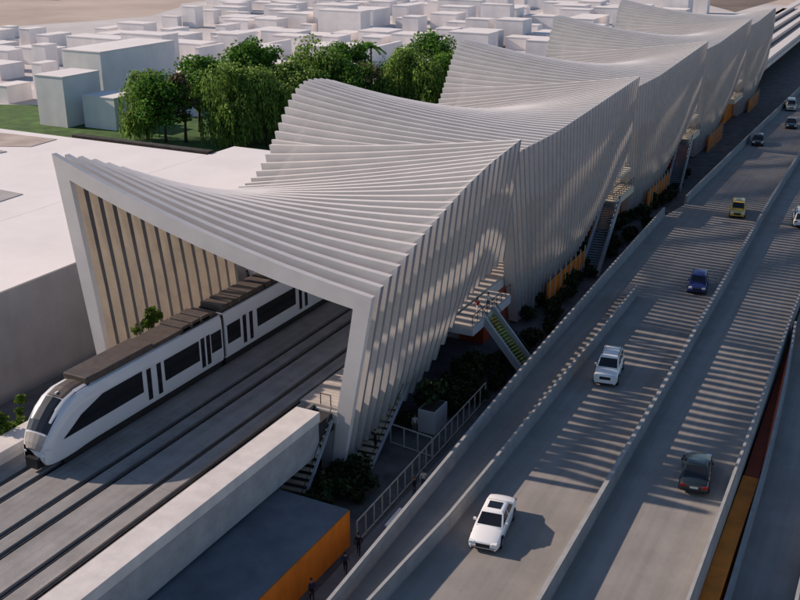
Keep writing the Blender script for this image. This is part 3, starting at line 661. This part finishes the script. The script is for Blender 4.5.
    if kind == 'sedan':
        g = MB(); g.box(-wt*.6,wt*.6,cb[1]+.35,cb[2]-.3,z1-.0,z1+.012); g.build('sunroof', M_GLASS, r)
    return r
def paint(name, c, metal=0.0): return mat(name, c, 0.3, metal, var=.01, scale=1, coat=.8)
P_WHITE = paint('white car paint', (.78,.77,.76)); P_BLUE = paint('blue car paint', (.015,.02,.16), .2); P_YEL = paint('yellow taxi paint', (.62,.40,.04))
P_DARK = paint('dark green car paint', (.015,.022,.025), .2); P_BLK = paint('black car paint', (.01,.01,.012)); P_SILV = paint('silver van paint', (.55,.55,.5))
def put(r, x, y, away=False, z=RD, da=0):
    r.scale = (1.14, 1.2, 1.24); r.location = (x, y, z+.004); r.rotation_euler.z = (math.pi if away else 0) + R_(da+8)
put(make_car('sedan',4.9,1.9,1.45,P_WHITE,'white sedan car nearest the camera, lit by sun on the left carriageway'), -21.4, 55.8)
put(make_car('suv',4.7,1.95,1.72,P_WHITE,'white SUV at the tip of the short barrier shade, ahead of the blue car'), -21.4, 84.2)
put(make_car('coupe',4.5,1.9,1.38,P_DARK,'dark green coupe driving away on the right carriageway'), -10.3, 69.2, True)
put(make_car('hatch',4.0,1.8,1.5,P_BLUE,'small blue hatchback beside the median barrier'), -18.9, 111.6)
taxi = make_car('hatch',4.4,1.85,1.6,P_YEL,'yellow taxi car on the left carriageway','taxi'); put(taxi, -20.3, 145.5)
put(make_car('van',4.8,1.95,1.8,P_WHITE,'white van cut by the right edge of the picture, level with the taxi','van'), -11.6, 144.5, True)
put(make_car('suv',4.7,1.95,1.7,P_WHITE,'white car at the right edge on the side road'), -5.1, 103.5, True)
put(make_car('hatch',4.1,1.8,1.5,P_BLK,'black hatchback close to the far left barrier, beyond the taxi'), -25.3, 196)
put(make_car('sedan',4.6,1.85,1.45,P_BLK,'black sedan ahead of the pale van, farther along the road'), -21.9, 216)
put(make_car('van',4.8,1.95,1.85,P_SILV,'pale silver van, the farthest vehicle on the left carriageway','van'), -24.6, 237)
c = make_car('coupe',4.5,1.9,1.35,P_WHITE,'white coupe parked beyond the train, seen under the left wall of the canopy'); put(c, -71.4, 103, z=PZ if False else PZ); c.location = (-70.4, 98.2, PZ+.01); c.rotation_euler.z = R_(60)
del c['group']
b = MB(); b.box(-.3,.3,-.12,.12,1.6,1.75); b.build('roof_sign', M_PLATE, taxi)

# ================================================================== CITY BLOCKS
def block(x0, x1, y0, y1, h, label=None, group='plain white city blocks', name='city_block', wall=M_WALL, roof=M_WROOF, z=0.03):
    r = empty(name, ((x0+x1)/2, (y0+y1)/2, z), 0, label, 'building', group)
    hx, hy = (x1-x0)/2, (y1-y0)/2
    b = MB(); b.box(-hx, hx, -hy, hy, 0, h); b.build('wall', wall, r)
    b = MB(); b.box(-hx-.12, hx+.12, -hy-.12, hy+.12, h, h+.22); b.build('roof', roof, r)
    return r
placed = []
def pxblock(xl, xr, yb, yt, xd, label, far_h=None, group=None):
    # front face from xl to xr, bottom y yb at xr, top y yt at xr, right face reaches xd
    p = atz(xr, yb, 0); q = atz(xl, yb, 0); sc = FPX/((p.y*_fw.y+p.x*_fw.x)+(-ZC)*_fw.z)
    h = (yb-yt)/sc/math.cos(TILT)*.98; w = (xr-xl)/sc/math.cos(PSI)*.98
    dpt = 8.0
    for _ in range(40):
        v = Vector((p.x, p.y+dpt, -ZC)); X = 400+FPX*v.dot(_rt)/v.dot(_fw)
        dpt += (xd-X)*.25
    dpt = max(3, dpt)
    placed.append((p.x-w, p.x, p.y, p.y+dpt)); return block(p.x-w, p.x, p.y, p.y+dpt, h, label, group)
PB = [
 (34,68,128,81,104,'tall white cube building standing on the lawn at the left'),
 (79,117,131,101,140,'low white building on the lawn between the tall cube and the trees'),
 (60,106,112,57,178,'largest white block, long and wide, behind the lawn buildings'),
 (32,48,75,48,60,'white block just left of the largest block, its top showing above'),
 (32,44,90,66,60,'small block directly above the tall cube on the lawn'),
 (-8,9,104,88,33,'low white block at the left edge beside the lawn'),
 (-6,10,72,53,25,'block at the left edge, mid height in the picture'),
 (0,3,50,42,20,'thin far block at the left edge'),
 (18,31,46,31,48,'pale block in the second city row at the left'),
 (35,50,50,37,73,'low pale block behind the small cube'),
 (0,12,38,28,20,'far block at the upper left beside the beige field'),
 (93,107,38,30,128,'low long block above the largest block'),
 (127,140,48,39,158,'flat long block right behind the largest block roof'),
 (160,172,43,31,190,'white block above the left end of the trees'),
 (160,178,28,18,181,'small far block on the edge of the beige field'),
 (181,196,28,9,204,'tall narrow far block at the edge of the beige field'),
 (200,214,24,12,222,'twin far block next to the tall narrow one'),
 (223,247,26,14,251,'wide far block left of the tall middle tower'),
 (275,307,34,16,316,'tall wide block in the middle of the city'),
 (300,312,36,26,317,'little annex block at the foot of the tall wide block'),
 (317,346,29,17,354,'wide block right of the tall middle one'),
 (342,373,28,12,390,'large far block with long shaded right side'),
 (392,407,24,8,424,'far tall block right of the centre'),
 (242,259,43,33,285,'long low block above the trees'),
 (215,226,40,27,241,'cube block above the trees, left of the long low one'),
 (211,225,52,39,234,'small cube peeping over the treetops'),
 (196,200,70,50,226,'block hidden half behind the treetops at the left'),
 (262,266,62,46,292,'long block behind the round tree'),
 (322,338,56,39,351,'small cube above the trees in front of the middle rows'),
 (362,366,78,52,402,'long block with shaded side behind the palm tree'),
 (402,418,34,19,427,'small cube block above the second tree group'),
 (437,449,46,32,453,'narrow cube next to the canopy crest'),
 (465,488,44,22,494,'left one of the twin white cubes behind the canopy crest'),
 (496,522,46,23,531,'right one of the twin white cubes behind the canopy crest'),
 (430,455,30,16,466,'wide block above the twin cubes to the left'),
 (504,526,21,9,530,'far cube above the right twin cube'),
 (470,489,16,6,497,'far small cube above the left twin cube'),
 (567,593,34,21,609,'block showing through the dip between two canopy crests'),
 (623,645,14,8,654,'far block above the third canopy'),
 (528,545,46,36,560,'low white roofed block right of the twin cubes'),
]
for q in PB: pxblock(*q[:5], q[5])
rnd = random.Random(5); used = set()
ORD = 'first second third fourth fifth sixth seventh eighth ninth tenth eleventh twelfth thirteenth fourteenth fifteenth sixteenth seventeenth eighteenth nineteenth twentieth'.split()
ORD += ['twenty-'+q for q in ORD[:9]] + ['thirtieth'] + ['thirty-'+q for q in ORD[:9]] + ['fortieth']
rown = 0
labels_far = ['plain white low block in the dense rows of the far city', 'plain white tall block in the dense rows of the far city', 'long white slab block in the dense rows of the far city']
yy = 205.0; cnt = 0
def visible(x, y, h):
    v = Vector((x, y, -ZC)); d = v.dot(_fw)
    if d < 10: return False
    X = 400+FPX*v.dot(_rt)/d; Yp = 300-FPX*v.dot(_up)/d
    return -60 < X < 800 and -20 < Yp < 118 and (X > 215 or Yp > 46-.05*X)
while yy < 640:
    xx = -520.0; rowb = []
    dep = rnd.uniform(8, 12.5)
    while xx < -110:
        w = rnd.uniform(7.5, 17); h = rnd.choice([3,4,5,5,6,6,7,8,9,11]) * rnd.uniform(.85,1.15); d = dep*rnd.uniform(.75,1.1)
        if rnd.random() < .12: w *= 1.5
        if xx < -250: h = min(h, 6.5)
        x0, x1, y0, y1 = xx, xx+w, yy+rnd.uniform(-1.5,1.5), yy+d
        ok = not any(x0 < b_[1]+2 and x1 > b_[0]-2 and y0 < b_[3]+2.5 and y1 > b_[2]-2.5 for b_ in placed)
        # keep out of park, canopy, fields
        if x1 > -128 and yy < 275: ok = False
        if x1 > -112+ (yy-275)*0.05: ok = False
        if x0 > -212 and yy < 222: ok = False
        if yy > 330+ (x0+430)*0.05 and x0 < -383: ok = False
        if yy > 300 and x0 < -425: ok = False
        if yy > 540+(x0+395)*.6 or (x0 > -250 and yy > 560): ok = False
        if ok and cnt < 290 and visible((x0+x1)/2, y0, h) and rnd.random() < .95:
            k = 2 if w > 17.5 else (1 if h > 8 else 0)
            rowb.append((block(x0, x1, y0, y1, h, None, ['low far city blocks','tall far city blocks','long far city blocks'][k]), k)); cnt += 1; placed.append((x0,x1,y0,y1))
        xx += w + rnd.choice([1, 1.8, 2.5, 4])
    if rowb:
        for q, (o, k) in enumerate(rowb): o['label'] = '%s white block, %s from the left in the %s far city row from the front' % (['low','tall','long'][k], ORD[q], ORD[rown])
        rown += 1
    yy += dep + rnd.choice([2, 3, 5])
print('far blocks', cnt)

# ================================================================== TREES
def leaves(mb, c, rad, n, size, rng, droop=0.0, flat=1.0):
    for _ in range(n):
        v = Vector((rng.gauss(0,1), rng.gauss(0,1), rng.gauss(0,1))).normalized()
        p = Vector(c) + Vector((v.x*rad[0], v.y*rad[1], v.z*rad[2]))*(rng.random()**.35)
        s = size*rng.uniform(.6,1.35); nn = (v*.8+Vector((rng.gauss(0,.6), rng.gauss(0,.6), rng.gauss(0,.6)+.3))).normalized()
        u = nn.orthogonal().normalized(); u.rotate(Matrix.Rotation(rng.random()*6.28, 3, nn)); w = nn.cross(u)
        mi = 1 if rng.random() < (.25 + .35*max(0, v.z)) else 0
        if droop: u = Vector((rng.gauss(0,.15), rng.gauss(0,.15), -1)).normalized(); w = u.cross(nn).normalized() if u.cross(nn).length > .01 else Vector((1,0,0)); mb.quad(p-w*s*.16, p+u*s*1.0-w*s*.1, p+u*s*1.1+w*s*.1, p+w*s*.16, mi)
        else: mb.quad(p-u*s*.5, p-w*s*.42, p+u*s*.5, p+w*s*.42, mi)
def make_tree(kind, H, Wd, seed, label, group=None, name=None, loc=(0,0,0)):
    rng = random.Random(seed); r = empty(name or {'round':'broadleaf_tree','willow':'weeping_willow','olive':'slender_tree','bright':'young_tree','palm':'palm_tree'}[kind], loc, rng.random()*6, label, 'tree', group)
    tb = MB(); cb = MB(); th = H*.32
    lean = Vector((rng.uniform(-.04,.04)*H, rng.uniform(-.04,.04)*H, 0))
    tb.tube([(0,0,-.2),(lean.x*.3,lean.y*.3,th*.5),(lean.x,lean.y,th),(lean.x*1.2,lean.y*1.2,H*.7)], [H*.026,H*.02,H*.016,H*.006], 8)
    clumps = []
    if kind == 'palm':
        tb.tube([(0,0,-.2),(lean.x,lean.y,H*.9)],[.3,.22],8)
        for k in range(26):
            a = k*2.4; el = rng.uniform(-.3,.9); L = Wd*.5; pts = []
            for j in range(6):
                t = j/5; rr = L*t; z = H*.9 + math.sin(el)*rr - .9*L*t*t*.6; pts.append(Vector((lean.x+math.cos(a)*rr*math.cos(el), lean.y+math.sin(a)*rr*math.cos(el), z)))
            for p, q in zip(pts, pts[1:]):
                sd = Vector((-math.sin(a), math.cos(a), -.4))*.38; cb.quad(p-sd, q-sd*.8, q+sd*.8, p+sd, k % 2)
    else:
        nc = {'round':34,'willow':24,'olive':15,'bright':10}[kind]
        for k in range(nc):
            a = rng.random()*6.28; u = rng.random()
            zz = lerp(.30, .93, u)*H; prof = math.sin(math.pi*min(1, max(.12, (zz/H-.16)/.88)))**.7
            if kind == 'willow': prof = math.sin(math.pi*min(1,max(.2,(zz/H-.1)/.95)))**.5
            rr = Wd/2*prof*rng.uniform(.3,.74)
            c = Vector((lean.x+math.cos(a)*rr, lean.y+math.sin(a)*rr, zz)); clumps.append(c)
            s = Wd*rng.uniform(.13,.23)
            if kind == 'willow':
                leaves(cb, c, (s,s,s*.9), 190, H*.036, rng)
                for q in range(26):      # hanging strands
                    aa = rng.random()*6.28; p = c + Vector((math.cos(aa)*s, math.sin(aa)*s, -s*.2)); L = rng.uniform(.15,.42)*H; L = min(L, p.z-.6)
                    for j in range(int(L/.55)): 
                        p2 = p+Vector((rng.gauss(0,.12), rng.gauss(0,.12), -j*.55)); leaves(cb, p2, (.25,.25,.25), 2, .62, rng, droop=1)
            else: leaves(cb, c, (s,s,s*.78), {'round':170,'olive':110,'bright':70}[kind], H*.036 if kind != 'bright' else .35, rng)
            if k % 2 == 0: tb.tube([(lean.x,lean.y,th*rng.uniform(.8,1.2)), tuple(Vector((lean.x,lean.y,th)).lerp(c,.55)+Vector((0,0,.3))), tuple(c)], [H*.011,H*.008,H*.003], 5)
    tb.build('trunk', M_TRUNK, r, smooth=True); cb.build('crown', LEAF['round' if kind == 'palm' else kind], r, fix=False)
    return r
def on_px(x, y, z=0.0): return atz(x, y, z)
TR = [('willow',(148,139),17,11,'pale weeping willow at the left end of the tree group, touching the low white building'),
 ('round',(166,142),17,13,'broad green tree next to the leftmost willow'),
 ('olive',(186,142),18,7,'thin brownish tree between broad green trees'),
 ('round',(200,132),20,13,'tall green tree behind the thin brownish tree'),
 ('round',(212,136),17,10,'green tree in the middle of the left tree group'),
 ('willow',(235,146),20,13,'large bushy willow left of the hanging pale willow'),
 ('round',(262,128),24,15,'highest round dark green tree of the group'),
 ('willow',(268,146),20,12,'pale willow with long hanging branches beside the canopy crest'),
 ('round',(232,124),18,12,'green tree behind the large bushy willow'),
 ('willow',(300,134),20,13,'drooping tree right behind the canopy crest'),
 ('willow',(308,118),24,15,'tall grey-green willow above the canopy crest'),
 ('round',(330,118),18,11,'green tree right of the tall grey-green willow'),
 ('olive',(327,104),17,9,'brownish tree between willow and the dark round crowns'),
 ('round',(345,110),20,13,'dark round tree left of the palm'),
 ('palm',(373,100),18,8,'dark palm tree rising between the tree groups'),
 ('olive',(372,118),16,9,'olive brown tree below the palm'),
 ('round',(358,120),16,12,'green tree in front of the dark round tree'),
 ('willow',(402,118),20,13,'pale green tree at the left of the second group'),
 ('round',(432,110),22,15,'round green tree touching the second canopy crest'),
 ('willow',(425,122),17,12,'drooping tree in front of the round green one by the second canopy crest'),
 ('round',(386,112),15,10,'small green tree filling the gap right of the palm'),
 ('round',(450,116),18,13,'green tree mostly behind the second canopy crest')]
for i, (k, p, h, w, lab) in enumerate(TR):
    q = on_px(*p); make_tree(k, h*.88, w*1.12, 100+i, lab, 'trees in the park behind the station', loc=(q.x, q.y, 0))
# trees and plants beside the railway
for i, (x, y, h, w, lab) in enumerate([(-57.7, 60.9, 11.4, 3.4, 'small green tree at the left wall of the canopy, behind the train roof, left one'), (-57.7, 64.1, 11.2, 2.8, 'small green tree behind the train roof, right one of two'),
        (-57.6, 48.0, 9.0, 2.8, 'leafy tree at the left edge beside the train nose'), (-57.8, 45.6, 8.8, 3.2, 'leafy tree cut by the left edge of the picture')]):
    make_tree('bright', h, w, 300+i, lab, loc=(x, y, PZ))
def shrub(x, y, w, h, seed, z=PZ):
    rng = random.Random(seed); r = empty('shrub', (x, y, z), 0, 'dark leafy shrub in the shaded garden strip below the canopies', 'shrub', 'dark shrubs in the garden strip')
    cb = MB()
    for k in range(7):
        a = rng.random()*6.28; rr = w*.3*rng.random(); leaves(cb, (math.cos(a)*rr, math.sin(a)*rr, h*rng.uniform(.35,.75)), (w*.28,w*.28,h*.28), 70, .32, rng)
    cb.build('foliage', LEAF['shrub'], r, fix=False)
    tb = MB(); 
    for k in range(4): tb.tube([(0,0,0),(rng.uniform(-.2,.2)*w, rng.uniform(-.2,.2)*w, h*.6)], [.05,.02], 5)
    tb.build('stem', M_TRUNK, r); return r
make_sh = [shrub(0,0,2.4,1.9,s) for s in (1,2,3)]
rs = random.Random(9); first = [True]*3
spots = [(-34.0,72.5,PZ+2.2,1.2)]
for y in [52.5+i*1.55 for i in range(80)]:
    x = rs.uniform(-36.6,-32.4) if y > 59 else rs.uniform(-36.4,-33.5)
    if 76 < y < 100: x = rs.uniform(-33.5, -31.6)
    if y < 54.4: continue
    if abs(y-72.5) < 2 and abs(x+34) < 1.6: continue
    if 61 < y < 71.5 and x > -36.0: continue
    spots.append((x, y, PZ+.0, rs.uniform(.7,1.25)))
for q in range(13): spots.append((rs.uniform(-35.9,-33.2), 75.2+q*.85, PZ, rs.uniform(.8,1.3)))
for x, y in [(-35.2,58.6),(-37.0,60.2),(-35.4,61.2),(-36.2,57.2),(-36.6,62.4)]: spots.append((x,y,PZ,1.15))
for i, (x, y, z, s) in enumerate(spots):
    k = i % 3
    if first[k]: o = make_sh[k]; first[k] = False
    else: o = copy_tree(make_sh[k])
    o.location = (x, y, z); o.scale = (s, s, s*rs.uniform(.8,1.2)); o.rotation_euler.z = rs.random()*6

# ================================================================== PEOPLE
def person_mesh(pose):
    bm = bmesh.new(); sk = bm.verts.layers.skin.verify()
    sw = .22 if pose == 'walk' else .05
    J = {'pel':(0,0,.95,.13),'wai':(0,0,1.12,.12),'che':(0,0,1.35,.15),'nec':(0,0,1.5,.055),'hd0':(0,-.01,1.58,.075),'hd1':(0,-.02,1.68,.095),'hd2':(0,-.01,1.77,.06)}
    for s, n in ((1,'r'),(-1,'l')):
        st = s*sw
        J['hip'+n]=(s*.09,0,.90,.10); J['kne'+n]=(s*.10,-st*.6,.5,.06); J['ank'+n]=(s*.10,st*-.9+.03,.09,.04); J['toe'+n]=(s*.11,-st*.9-.14,.04,.035)
        J['sho'+n]=(s*.19,0,1.42,.06); J['elb'+n]=(s*.25,st*.4+.03,1.14,.042); J['wri'+n]=(s*.25,st*.9-.08,.90,.03); J['han'+n]=(s*.25,st*.9-.12,.80,.034)
    V = {}
    for k, (x,y,z,r) in J.items(): V[k] = bm.verts.new((x,y,z)); V[k][sk].radius = (r,r)
    V['pel'][sk].use_root = True
    E = [('pel','wai'),('wai','che'),('che','nec'),('nec','hd0'),('hd0','hd1'),('hd1','hd2')]
    for n in 'rl': E += [('pel','hip'+n),('hip'+n,'kne'+n),('kne'+n,'ank'+n),('ank'+n,'toe'+n),('che','sho'+n),('sho'+n,'elb'+n),('elb'+n,'wri'+n),('wri'+n,'han'+n)]
    for a, c in E: bm.edges.new((V[a],V[c]))
    me = bpy.data.meshes.new('p'); bm.to_mesh(me); bm.free(); o = bpy.data.objects.new('p', me); COL.objects.link(o)
    o.modifiers.new('s','SKIN'); u = o.modifiers.new('u','SUBSURF'); u.levels = 1; u.render_levels = 1
    dg = bpy.context.evaluated_depsgraph_get(); em = bpy.data.meshes.new_from_object(o.evaluated_get(dg)); bpy.data.objects.remove(o)
    return em
def hair_mesh():
    b = MB(); rings = []
    for z, r in ((1.66,.098),(1.74,.105),(1.80,.08),(1.835,.03)):
        rings.append([(math.cos(a*math.pi/5)*r, -.005+.012+math.sin(a*math.pi/5)*r, z + (.05 if math.sin(a*math.pi/5) < -.3 and z < 1.7 else 0)) for a in range(10)])
    loft(rings, b); return b.mesh('hair', M_BLACK, True)
cloth = [mat('navy cloth',(.02,.03,.07),.9),mat('black cloth',(.012,.012,.014),.9),mat('white cloth',(.55,.53,.5),.9),mat('dark red cloth',(.2,.02,.02),.9),mat('blue denim',(.04,.06,.12),.9),mat('khaki cloth',(.2,.17,.1),.9)]
HM = hair_mesh()
PEOPLE = [(-30.1,50.2,'walk',0,1,200,'person in dark clothes walking beside the orange hall, nearer one',PZ+.1),(-30.4,52.6,'walk',1,1,20,'person in black walking past the corner of the orange hall',PZ+.1),
 (-30.3,61.4,'stand',1,4,90,'person in black standing just beyond the stone bench',PZ+.1),(-30.1,62.6,'walk',2,4,200,'person in a white top walking beside the long fence',PZ+.1),
 (-35.0,70.9,'stand',2,5,30,'person in a white top standing left of the tall planter',PZ),(-36.0,65.4,'walk',1,1,10,'person in black at the steps by the canopy foot',PZ+.9),
 (-30.6,46.6,'stand',0,1,70,'person in navy at the lower edge of the picture',PZ+.1),(-35.4,85.6,'walk',3,2,160,'person in a red top on the landing under the first canopy',T+.02),
 (-35.0,87.4,'walk',2,4,200,'person in a white top on the landing under the first canopy',T+.02),(-36.0,84.5+PER,'stand',1,1,0,'person in black on the landing between second and third canopy',T+.02)]
for i, (x,y,pose,top,bot,rot,lab,z) in enumerate(PEOPLE):
    me = person_mesh(pose); 
    for m in (M_SKIN, cloth[top], cloth[bot]): me.materials.append(m)
    for p in me.polygons:
        c = p.center; p.use_smooth = True
        p.material_index = 2 if c.z < .98 and abs(c.x) < .2 else (1 if c.z < 1.47 and c.z > .9 else 0)
        if c.z < .1: p.material_index = 2
    o = bpy.data.objects.new('person', me); COL.objects.link(o); o.location = (x,y,z); o.rotation_euler.z = R_(rot); tag(o, lab, 'person')
    h = bpy.data.objects.new('hair', HM); COL.objects.link(h); h.parent = o
